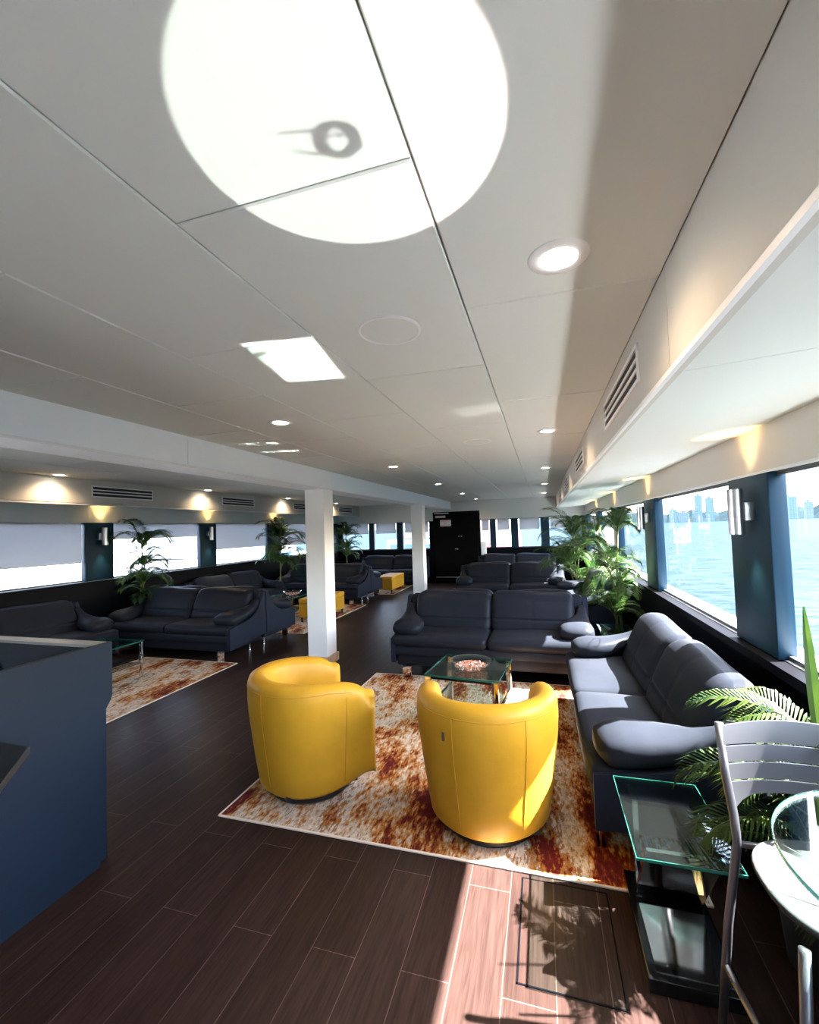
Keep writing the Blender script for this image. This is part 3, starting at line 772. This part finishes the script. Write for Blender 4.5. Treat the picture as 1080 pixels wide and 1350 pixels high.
def make_bowl(label, loc):
    t = thing('glass_bowl', label, 'bowl', loc, 0, 'clear glass bowls')
    MB().lathe([(.0005, .0), (.06, .0), (.075, .008), (.135, .034), (.175, .072), (.178, .074), (.176, .078), (.132, .041), (.072, .014), (.0005, .012)], 40, cap=False).build('bowl', 'bowl', t, smooth=True)
    f = MB(); rnd = random.Random(3)
    for i in range(420):
        a = rnd.random() * 6.283; r = .128 * math.sqrt(rnd.random()); z = .024 + .016 * rnd.random() + .16 * r * r * .9
        s_ = .005 + .004 * rnd.random(); x, y = r * math.cos(a), r * math.sin(a)
        f.mat(rnd.choice([0, 0, 1])).add([(x + s_, y, z), (x, y + s_, z), (x - s_, y, z), (x, y - s_, z), (x, y, z + s_), (x, y, z - s_)], [(0, 1, 4), (1, 2, 4), (2, 3, 4), (3, 0, 4), (1, 0, 5), (2, 1, 5), (3, 2, 5), (0, 3, 5)])
    o = f.build('candy', ['bits', 'sign'], None)
    o.location = loc; tag(o, label.replace('clear glass bowl', 'red and white pieces filling the bowl'), 'candy', 'bowl contents', 'stuff')
    return t
gb = make_bowl('clear glass bowl on the coffee table by the yellow chairs', (-.62, 3.72, .4288))
make_bowl('clear glass bowl on the far table near the ottoman', (-4.62, 7.48, .4288))

# ------------------------------------------------------------------ glass side tables
def make_side(label, loc, rz):
    t = thing('side_table', label, 'side table', loc, rz, 'black and glass side tables')
    hx, hy = .165, .262
    MB().box(-hx, hx, -hy, hy, .440, .45).build('glass_top', 'tglass', t)
    e = MB()
    for q in ((-hx - .001, hx + .001, -hy - .001, -hy + .001), (-hx - .001, hx + .001, hy - .001, hy + .001), (-hx - .001, -hx + .001, -hy, hy), (hx - .001, hx + .001, -hy, hy)): e.box(q[0], q[1], q[2], q[3], .440, .45)
    e.build('top_edge', 'gedge', t)
    MB().rbox(-hx + .02, hx - .02, -hy + .0, hy - .02, 0, .05, .004).build('base', 'gloss', t)
    MB().box(-hx + .05, hx - .03, -hy + .03, .06, .0502, .053).build('base_plate', 'chrome', t)
    # leaning upright panel
    y0, y1 = -.20, .10
    MB().add([(-hx + .045, y0, .437), (hx - .04, y0, .437), (hx - .04, y1, .053), (-hx + .045, y1, .053),
              (-hx + .045, y0 + .02, .437), (hx - .04, y0 + .02, .437), (hx - .04, y1 + .02, .053), (-hx + .045, y1 + .02, .053)],
             [(0, 1, 2, 3), (4, 7, 6, 5), (0, 4, 5, 1), (1, 5, 6, 2), (2, 6, 7, 3), (3, 7, 4, 0)]).build('upright', 'mirror', t)
    MB().box(-hx + .05, -hx + .07, .10, hy - .03, .05, .437).build('post', 'chrome', t)
    return t
sd = make_side('glass-topped black side table at the sunny sofa arm', (.432, 1.995, 0), R(0))
copy_thing(sd, 'glass-topped side table in the corner behind the sofas', (.72, 5.28, 0), R(0))

# ------------------------------------------------------------------ palms
def palm(label, loc, seed, stems, pot_r=.14, pot_h=.28, leafm='leaf', lw=.0065, lean_limit=None, extra=None, nl=32, spear=None):
    """stems: list of (dx, dy, top height, fronds, frond length)"""
    rnd = random.Random(seed)
    t = thing('potted_palm', label, 'plant', loc, 0, 'potted palms')
    MB().lathe([(.0005, 0), (pot_r * .78, 0), (pot_r, pot_h), (pot_r * 1.04, pot_h), (pot_r * 1.04, pot_h - .02), (pot_r * .92, pot_h - .02), (pot_r * .9, pot_h - .04), (.0005, pot_h - .04)], 28, cap=False).build('pot', 'pot', t, smooth=True, auto=40)
    MB().cyl(0, 0, pot_h - .045, pot_h - .03, pot_r * .9, 20).build('soil', 'soil', t)
    st = MB(); fo = MB()
    def frond(base, az, el, Lf, droop, w=1.0):
        dirh = Vector((math.cos(az), math.sin(az), 0))
        n = nl; pts = []; p = Vector(base); e = el
        for i in range(n + 1):
            pts.append(p.copy()); tdir = dirh * math.cos(e) + Vector((0, 0, 1)) * math.sin(e)
            p = p + tdir * (Lf / n); e -= droop / n * (0.5 + 1.2 * i / n)
        st.tube(pts[::2] + [pts[-1]], .004, 5, radii=[.0042 * (1 - .75 * k_ / (nl / 2 + 2)) for k_ in range(len(pts[::2]) + 1)])
        for i in range(4, n + 1):
            f = i / n
            tdir = (pts[min(i + 1, n)] - pts[i - 1]).normalized(); side = tdir.cross(Vector((0, 0, 1)))
            if side.length < .05: side = dirh.cross(Vector((0, 0, 1)))
            side.normalize(); upv = side.cross(tdir)
            ln = Lf * .40 * (math.sin(math.pi * min(1, .12 + .80 * f)) ** .7) * (.9 + .2 * rnd.random())
            for sg in (-1, 1):
                d = (side * sg * .80 + tdir * (.55 + .5 * f) + upv * .18).normalized()
                q0 = pts[i]; q1 = q0 + d * ln * .5 + upv * .01; q2 = q0 + d * ln + Vector((0, 0, -ln * (.22 + .15 * rnd.random())))
                wv = d.cross(upv).normalized() * lw * w * (.8 + .4 * rnd.random())
                fo.add([q0 - wv * .25, q0 + wv * .25, q1 + wv, q2, q1 - wv], [(0, 1, 2, 4), (4, 2, 3)])
    for (dx, dy, zt, nf, Lf) in stems:
        b0 = Vector((rnd.uniform(-.3, .3) * pot_r, rnd.uniform(-.3, .3) * pot_r, pot_h - .04)); top = Vector((dx, dy, zt))
        mid = b0.lerp(top, .5) + Vector((dx * -.15, dy * -.15, 0))
        st.tube([b0, b0.lerp(mid, .5), mid, mid.lerp(top, .5) , top], .012, 8, radii=[.016, .014, .012, .010, .008])
        for k_ in range(nf):
            az = 2 * math.pi * (k_ / nf) + rnd.uniform(-.35, .35) + seed
            L2 = Lf * rnd.uniform(.8, 1.1)
            if lean_limit:                                  # keep fronds from growing through the window wall
                ax, lim = lean_limit
                reach = math.cos(az) * L2 * .85 * ax
                room_ = (lim - dx * ax)
                if reach > room_: L2 = max(.18, L2 * room_ / reach)
            frond(top - Vector((0, 0, rnd.uniform(0, .10))), az, R(rnd.uniform(38, 78)), L2, R(rnd.uniform(70, 120)))
    if extra:
        for e in extra: frond(*e)
    if spear:
        b0, t0, hw = Vector(spear[0]), Vector(spear[1]), spear[2]
        lf = []
        for i in range(13):
            f = i / 12; p = b0.lerp(t0, f); ww = hw * math.sin(math.pi * (f * .93 + .04)) ** .8
            lf.append([p + Vector((-ww, 0, 0)), p + Vector((0, .006, 0)), p + Vector((ww, 0, 0))])
        fo.loft(lf, False, False)
    if lean_limit:                                          # leaves rest against the window wall, none pass through it
        ax, lim = lean_limit
        for mb in (st, fo): mb.v = [(ax * min(ax * x, lim + .02), y, z) for x, y, z in mb.v]
    st.build('stem', 'stem', t, smooth=True)
    fo.build('foliage', leafm, t, fix=False)
    return t
palm('tall potted palm beside the second right pillar at the corner table', (.84, 5.80, 0), 1,
     [(.03, -.02, 1.56, 10, .52), (-.10, -.05, 1.12, 11, .62), (.03, .08, .86, 12, .60), (-.06, -.08, .58, 12, .55)], .15, .30, lean_limit=(1, .20))
palm('bushy potted palm at the end of the second-row sofa', (.54, 8.62, 0), 2,
     [(.0, 0, 1.40, 12, .74), (.10, .03, 1.15, 12, .72), (-.10, .0, .90, 12, .66), (.06, .05, .62, 11, .55)], .11, .28, lean_limit=(1, .5))
palm('potted palm nearest the camera, beside the sunny sofa arm', (.90, 1.98, 0), 3,
     [(.02, .0, .62, 7, .34), (.05, .06, .78, 6, .36), (-.02, -.04, .45, 6, .32)], .13, .26, 'leaf_near', .0058, lean_limit=(1, .14), nl=25, spear=((.03, -.01, .70), (.0, -.02, 1.29), .020),
     extra=[((.0, .05, .84), R(158), R(25), .36, R(60)), ((-.02, 0, .60), R(168), R(32), .42, R(80)), ((-.02, 0, .47), R(195), R(30), .40, R(75)), ((0, 0, .52), R(150), R(30), .40, R(70)), ((.04, 0, .80), R(255), R(40), .34, R(60)), ((0, 0, .40), R(185), R(25), .36, R(50)), ((0, -.03, .66), R(205), R(35), .36, R(80))])
palm('potted palm in front of the second left window behind the left sofa', (-6.03, 5.43, 0), 4,
     [(.04, 0, 1.55, 14, .60), (.03, .03, 1.22, 12, .50), (.07, -.02, .95, 12, .50), (.08, .0, .70, 10, .45)], .085, .28, lean_limit=(-1, .06))
palm('potted palm by the left wall lamp, just left of the near column', (-5.66, 8.66, 0), 5,
     [(.03, 0, 1.52, 13, .70), (.0, .05, 1.2, 12, .68), (.05, 0, .95, 11, .6)], .12, .28, lean_limit=(-1, .42))
palm('farthest left potted palm by the end windows', (-5.62, 12.1, 0), 6,
     [(.0, 0, 1.50, 13, .66), (.05, -.05, 1.1, 12, .6), (.0, .0, .9, 10, .5)], .13, .28, lean_limit=(-1, .42))

# ------------------------------------------------------------------ bar station at the left
b = thing('bar_counter', 'dark navy bar station with curved end panel at the left edge', 'bar counter', (-2.163, 1.3, 0))
by = 1.3
prof = [(-2.6, 0), (1.70 - by, 0), (1.70 - by, .66), (1.706 - by, .70), (1.722 - by, .735), (1.745 - by, .77), (1.763 - by, .795), (1.77 - by, .82), (1.77 - by, 1.085), (-2.6, 1.085)]
MB().prism(prof, -.03, 0).build('side_panel', 'bar', b)
MB().box(-1.6, -.031, .40, .46, 0, 1.07).build('end_panel', 'bar', b)
MB().box(-1.6, -.031, .395, .468, 1.071, 1.085).build('ledge', 'bar_top', b)
MB().box(-1.6, -.031, -2.6, .394, .0, .72).build('worktop', 'gloss', b)
MB().tube([(-.55, .30, .72), (-.55, .30, .98), (-.55, .27, 1.02), (-.55, .20, 1.03), (-.55, .16, 1.0), (-.55, .15, .96)], .012, 10).build('tap', 'chrome', b, smooth=True)
cs = MB().prism([(.0005, -.065), (.238, -.07), (.46, -.31), (.46, -1.2), (.0005, -1.2)], .805, .83, 'z').build('side_shelf', 'granite', b)
MB().prism([(.238, -.066), (.464, -.31), (.464, -.314), (.236, -.073)], .8045, .8305, 'z').build('shelf_edge', 'brushed', cs)

# ------------------------------------------------------------------ bar stool and high table
def stool(loc):
    t = thing('bar_stool', 'silver aluminium stool with slatted curved back at the glass table', 'stool', loc)
    hw = .215
    # local: origin below the seat centre, back at +y
    def back_y(x): return .215 + .05 * (1 - (x / hw) ** 2)
    for s in (-1, 1):
        MB().tube([(s * (hw + .055), .20, 0), (s * (hw + .02), .20, .35), (s * (hw - .015), .195, .60), (s * (hw - .012), .20, .68), (s * hw, .215, .80), (s * (hw + .004), .235, .955)], .0125, 12).build('leg', 'alu', t, smooth=True)
        MB().tube([(s * (hw - .02), -.165, .60), (s * (hw - .0), -.19, .3), (s * (hw + .02), -.205, 0)], .0125, 12).build('leg', 'alu', t, smooth=True)
        MB().tube([(s * (hw + .035), .20, .22), (s * (hw - .0), -.19, .22)], .010, 8).build('stretcher', 'alu', t, smooth=True)
    MB().tube([(-hw, -.19, .26), (hw, -.19, .26)], .011, 8).build('footrest', 'alu', t, smooth=True)
    MB().tube([(-hw + .015, .195, .60), (hw - .015, .195, .60)], .010, 8).build('rear_rail', 'alu', t, smooth=True)
    # dished seat
    n = 44; rings = []
    for q, z in ((.02, .600), (.6, .601), (.88, .606), (.98, .618), (1.0, .628), (.985, .636), (.93, .634), (.6, .624), (.02, .620)):
        ring = []
        for k_ in range(n):
            a = 2 * math.pi * k_ / n; c, s_ = math.cos(a), math.sin(a)
            ring.append((q * .215 * math.copysign(abs(c) ** .8, c), q * .20 * math.copysign(abs(s_) ** .8, s_) - .0, z))
        rings.append(ring)
    MB().loft(rings).build('seat', 'alu_seat', t, smooth=True)
    # four horizontal slats forming one curved back, lower edge cut by an arch
    zs = [(.893, .950), (.840, .887), (.787, .834), (.700, .781)]
    for i, (z0, z1) in enumerate(zs):
        m = 20; front, rear = [], []
        vs, fs = [], []
        for k_ in range(m + 1):
            x = -hw + 2 * hw * k_ / m; y = back_y(x)
            top = z1 + (.012 * (1 - (x / hw) ** 2) if i == 0 else .0)
            bot = z0
            if i == 3: bot = z0 + .045 * max(0, 1 - (abs(x) / (hw * .92)) ** 6)
            lean = lambda z: (z - .70) * .10
            for (z, yy) in ((bot, y + lean(bot)), (top, y + lean(top)), (top, y + lean(top) + .006), (bot, y + lean(bot) + .006)): vs.append((x, yy - .02, z))
        for k_ in range(m):
            for j in range(4): fs.append((k_ * 4 + j, k_ * 4 + (j + 1) % 4, k_ * 4 + 4 + (j + 1) % 4, k_ * 4 + 4 + j))
        fs += [(0, 1, 2, 3), (m * 4 + 3, m * 4 + 2, m * 4 + 1, m * 4)]
        MB().add(vs, fs).build('back_slat', 'alu', t, smooth=True, auto=40)
    for x_ in (-.075, .075): MB().box(x_ - .004, x_ + .004, .278, .286, .715, .93).build('back_strut', 'alu', t)
    return t
stool((.745, 1.455, 0))
tt = thing('high_table', 'round clear glass bar table at the lower right edge', 'table', (.80, 1.13, 0))
MB().lathe([(.0005, .888), (.335, .888), (.338, .890)], 72, cap=False).lathe([(.338, .898), (.335, .90), (.0005, .90)], 72, cap=False).build('glass_top', 'tglass', tt)
MB().lathe([(.338, .8885), (.3395, .892), (.3395, .896), (.338, .8995)], 72, cap=False).build('top_edge', 'gedge', tt, smooth=True)
MB().lathe([(.026, .872), (.042, .872), (.042, .8875), (.026, .8875), (.026, .872)], 28, cap=False).build('mount', 'brushed', tt, smooth=True, auto=40)
sp_ = MB()
for k_ in range(3): sp_.tube([(.02 * math.cos(k_ * 2.094), .02 * math.sin(k_ * 2.094), .735), (.034 * math.cos(k_ * 2.094), .034 * math.sin(k_ * 2.094), .876)], .003, 6)
sp_.tube([(0, 0, .725), (0, 0, .745)], .028, 16).build('spider', 'brushed', tt, smooth=True, auto=40)
MB().cyl(0, 0, .02, .73, .028, 20).build('post', 'alu', tt, smooth=True, auto=40)
MB().lathe([(.0005, 0), (.20, 0), (.20, .012), (.04, .03), (.0005, .03)], 36, cap=False).build('foot', 'alu', tt, smooth=True, auto=40)
# small sticker on the right window
stk = MB()
for a, b_ in (((4.40, 1.44), (4.40, 1.49)), ((4.40, 1.49), (4.30, 1.535)), ((4.30, 1.535), (4.20, 1.49)), ((4.20, 1.49), (4.20, 1.44)), ((4.20, 1.44), (4.40, 1.44)), ((4.33, 1.44), (4.33, 1.475)), ((4.27, 1.44), (4.27, 1.475))):
    stk.tube([(0, a[0] - 4.30, a[1] - 1.44), (0, b_[0] - 4.30, b_[1] - 1.44)], .0022, 5)
so = stk.build('window_sticker', 'sign'); so.location = (XR + .052, 4.30, 1.44); tag(so, 'small white house-shaped sticker on the right window glass', 'sticker')

# ------------------------------------------------------------------ outside: sea, shore, boats
SEA = -3.6
sea = MB()
sea.add([(-9000, -3000, SEA), (9000, -3000, SEA), (9000, 12000, SEA), (-9000, 12000, SEA)], [(0, 1, 2, 3)])
so = sea.build('sea', 'sea', fix=False); tag(so, 'pale blue rippled sea outside the windows', 'sea', kind='stuff')
def pol(az, dist): return Vector((math.sin(R(az)) * dist, math.cos(R(az)) * dist, 0))
ln = MB(); rings = []
for i in range(61):
    az = -4 + i * .8; hgt = 11 + 9 * abs(math.sin(i * 1.7)) + 4 * math.sin(i * .45) ** 2
    rr = [pol(az, 1060), pol(az, 1100), pol(az, 1260), pol(az, 1300)]
    rings.append([Vector((rr[0].x, rr[0].y, SEA)), Vector((rr[1].x, rr[1].y, SEA + hgt * .7)), Vector((rr[2].x, rr[2].y, SEA + hgt * 1.3)), Vector((rr[3].x, rr[3].y, SEA))])
lo = ln.loft(rings).build('shoreline', 'land'); lo['label'] = 'low green shore across the water'; lo['kind'] = 'structure'
rnd = random.Random(11)
cty = 'buildings on the far shore'
bl_all = [(14.2, 22, 26, 1, 'pale block left on the far shore skyline'), (15.2, 30, 20, 2, 'wide low block beside the leftmost crane on the far shore'), (16.1, 18, 34, 1, None), (16.6, 20, 52, 1, 'tallest pale tower seen through the wide right window'),
      (17.6, 22, 46, 1, 'second pale tower right of the tallest one on the shore'), (18.8, 24, 24, 2, None), (19.6, 18, 30, 1, None), (20.4, 26, 20, 2, None), (21.2, 26, 30, 2, None), (22.5, 26, 26, 1, None),
      (23.9, 46, 40, 1, 'wide pale block just right of the near pillar, on the far shore'), (25.5, 20, 30, 2, 'low block beside the wide pale one on the far shore'), (26.1, 22, 34, 1, None), (27.3, 26, 52, 1, 'pale tower block at the right edge of the far shore'), (12.6, 24, 26, 2, None), (11.2, 24, 30, 1, None), (9.5, 24, 26, 2, None), (28.8, 26, 40, 2, None), (13.4, 18, 24, 1, None), (24.5, 18, 24, 2, None)]
keep = {}
bl = [q for q in bl_all if q[0] not in (16.1, 18.8, 20.4, 13.4, 24.5, 26.1)]
nb = 0
side_words = ['small low block on the far shore left of the towers', 'small low block on the far shore between the towers and the near pillar']
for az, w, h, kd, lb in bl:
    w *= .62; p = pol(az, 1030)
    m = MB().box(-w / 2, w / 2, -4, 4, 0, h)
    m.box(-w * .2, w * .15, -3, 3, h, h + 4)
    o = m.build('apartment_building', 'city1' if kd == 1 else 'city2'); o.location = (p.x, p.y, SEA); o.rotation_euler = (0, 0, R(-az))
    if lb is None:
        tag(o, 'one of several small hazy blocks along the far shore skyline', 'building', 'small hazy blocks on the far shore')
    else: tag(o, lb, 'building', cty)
for az, h, lb in ((14.9, 58, 'tower crane left above the far shore'), (19.3, 50, 'tower crane right of the tall towers on the far shore')):
    p = pol(az, 1000)
    t = thing('tower_crane', lb, 'crane', (p.x, p.y, SEA), R(-az), 'cranes on the far shore')
    MB().box(-1, 1, -1, 1, 0, h).build('mast', 'steel', t); MB().box(-12, 26, -.8, .8, h, h + 1.6).build('jib', 'steel', t)
    MB().add([(0, -.5, h + 8), (26, -.5, h + 1.6), (26, .5, h + 1.6), (0, .5, h + 8), (-12, 0, h + 1.6)], [(0, 1, 2, 3), (0, 3, 4)]).build('tie_bar', 'steel', t, fix=False)
def boat(label, loc, rz, L_=14, hull='hull', sc=1.0):
    t = thing('motor_yacht', label, 'boat', loc, rz, 'boats moored outside')
    w = 2.1
    rings = []
    for i in range(13):
        f = i / 12; y = -L_ / 2 + L_ * f; ww = w * (1 - max(0, (f - .55) / .45) ** 2.2); ww = max(.05, ww); sh = 1.9 + .9 * f ** 2
        rings.append([(-ww * .6, y, -.3), (-ww, y, sh * .6), (-ww, y, sh), (0, y, sh + .08), (ww, y, sh), (ww, y, sh * .6), (ww * .6, y, -.3)])
    MB().loft(rings).build('hull', hull, t)
    MB().rbox(-1.6, 1.6, -4.4, 2.4, 1.9, 4.1, .25, 3).build('cabin', 'hull', t, smooth=True, auto=40)
    MB().rbox(-1.3, 1.3, -3.6, 1.0, 4.1, 5.3, .25, 3).build('flybridge', 'hull', t, smooth=True, auto=40)
    MB().box(-1.63, 1.63, -3.9, 1.9, 2.9, 3.6).build('window', 'boatglass', t)
    r = MB()
    for x in (-1.9, 1.9):
        r.tube([(x, -5.5, 2.9), (x, 2.5, 3.0)], .03, 6)
        for y in range(-5, 3): r.tube([(x, y, 1.9), (x, y, 2.95)], .02, 5)
    r.build('railing', 'chrome', t)
    return t
y0 = boat('white motor yacht outside the nearest left window', (-15.5, 4.5, SEA), 0)
copy_thing(y0, 'white motor yacht behind the second left window', (-17.5, 20.5, SEA), R(4))
copy_thing(y0, 'white motor yacht outside the third left window', (-23.0, 33.0, SEA), R(-6))
copy_thing(y0, 'white motor yacht beyond the far left end windows', (-13.5, 46.0, SEA), R(80))
rb_ = boat('red-hulled motor yacht seen low through the far end window right of the door', (-3.6, 33.0, SEA), 0, 14, 'boatred')
rb_.scale = (1, 1.1, 2.05)
dk = MB().box(-60, -24, -30, 60, SEA, SEA + 2.4).build('quay', 'dock'); struct(dk, 'concrete quay on the left')
wh = MB()
for i in range(4):
    x0 = -40; y0_ = -10 + i * 19
    o = MB().box(-6, 6, -8, 8, 0, 7.5 + i % 2).prism([(-6.3, 7.5 + i % 2), (6.3, 7.5 + i % 2), (0, 9.6 + i % 2)], -8.3, 8.3, 'y').build('quay_shed', 'hull')
    o.location = (x0, y0_, SEA + 2.4); tag(o, ['pale shed on the quay', 'pale shed on the quay', 'pale shed on the quay', 'pale shed on the quay'][i], 'building', 'pale sheds on the left quay')

# ------------------------------------------------------------------ light
w = bpy.data.worlds.new('sky'); bpy.context.scene.world = w; w.use_nodes = True
nt = w.node_tree; nt.nodes.clear()
out = nt.nodes.new('ShaderNodeOutputWorld'); bg_ = nt.nodes.new('ShaderNodeBackground')
sky = nt.nodes.new('ShaderNodeTexSky'); sky.sky_type = 'NISHITA'; sky.sun_disc = False; sky.sun_elevation = R(50); sky.sun_rotation = R(76)
sky.air_density = 1.0; sky.dust_density = 2.5; sky.ozone_density = 1.0
bg_.inputs['Strength'].default_value = 1.25
hs = nt.nodes.new('ShaderNodeHueSaturation'); hs.inputs['Saturation'].default_value = .8
nt.links.new(sky.outputs[0], hs.inputs['Color']); nt.links.new(hs.outputs[0], bg_.inputs[0]); nt.links.new(bg_.outputs[0], out.inputs[0])
SUN = Vector((-.87, -.20, -1)).normalized()
sun = light('sun', 'SUN', (40, 10, 50), 58, (1, .95, .87), SUN.to_track_quat('-Z', 'Y').to_euler(), angle=R(.53))
# added parallel-beam lamps stand in for sunlight mirrored up by glass table tops
def glint_lamp(name, loc, target, sx, sy, power, shape='ELLIPSE', col=(1, .98, .92)):
    dv = (Vector(target) - Vector(loc)).normalized()
    o = light(name, 'AREA', loc, power, col, dv.to_track_quat('-Z', 'Y').to_euler(), shape=shape, size=sx, size_y=sy, spread=R(.4))
    return o
GL = dict(disc=.36, quad=.32)
glint_lamp('table_glint_lamp', (.852, 1.147, .83), (-.332, .757, CZ), .615, .475, GL['disc'] * 1.55, col=(1, .82, .80))
glint_lamp('coffee_table_glint_lamp', (-.66, 3.75, .43), (-2.21, 3.16, CZ), .10, .20, .06, 'RECTANGLE')
glint_lamp('coffee_table_edge_glint_lamp', (-.55, 3.9, .43), (-2.27, 3.53, CZ), .06, .26, .04, 'RECTANGLE')
glint_lamp('sofa_table_glint_lamp', (.72, 5.25, .455), (-.36, 2.85, CZ), .30, .14, .03, 'RECTANGLE')
glint_lamp('side_table_glint_lamp', (.40, 1.95, .47), (-1.0, 1.71, CZ), .47, .235, GL['quad'], 'RECTANGLE')
# skylight guides for the windows
for (P_, X_, sgn, S_) in ((PR, XR + .2, 1, SR), (PL, XL - .2, -1, SL)):
    for (p, q) in zip(P_[:-1], P_[1:]):
        l = light('window_portal', 'AREA', (X_, (p[1] + q[0]) / 2, (S_ + HZ) / 2), 1, (1, 1, 1), (0, R(90) * sgn, 0), shape='RECTANGLE', size=HZ - S_, size_y=q[0] - p[1])
        l.data.cycles.is_portal = True

# ------------------------------------------------------------------ camera and view
cd = bpy.data.cameras.new('camera'); cam = bpy.data.objects.new('camera', cd); C.objects.link(cam)
cd.sensor_fit = 'HORIZONTAL'; cd.sensor_width = 36; cd.lens = 36 * 582 / 1080; cd.clip_start = .02; cd.clip_end = 20000
yw, pt, rl = R(16.62), R(2.18), R(-1.88)
f = Vector((-math.sin(yw) * math.cos(pt), math.cos(yw) * math.cos(pt), math.sin(pt)))
rt = Vector((math.cos(yw), math.sin(yw), 0)); up = rt.cross(f)
r2 = rt * math.cos(rl) + up * math.sin(rl); u2 = up * math.cos(rl) - rt * math.sin(rl)
mt = Matrix((r2, u2, -f)).transposed().to_4x4(); mt.translation = (0, 0, H)
cam.matrix_world = mt
sc = bpy.context.scene
sc.camera = cam
sc.view_settings.view_transform = 'Standard'; sc.view_settings.look = 'None'; sc.view_settings.gamma = 1; sc.view_settings.use_curve_mapping = False
sc.view_settings.exposure = 1.5
sc.cycles.max_bounces = 10; sc.cycles.diffuse_bounces = 6; sc.cycles.glossy_bounces = 5; sc.cycles.transparent_max_bounces = 24
sc.cycles.sample_clamp_indirect = 6; sc.cycles.caustics_reflective = False; sc.cycles.caustics_refractive = False
sc.cycles.use_denoising = True
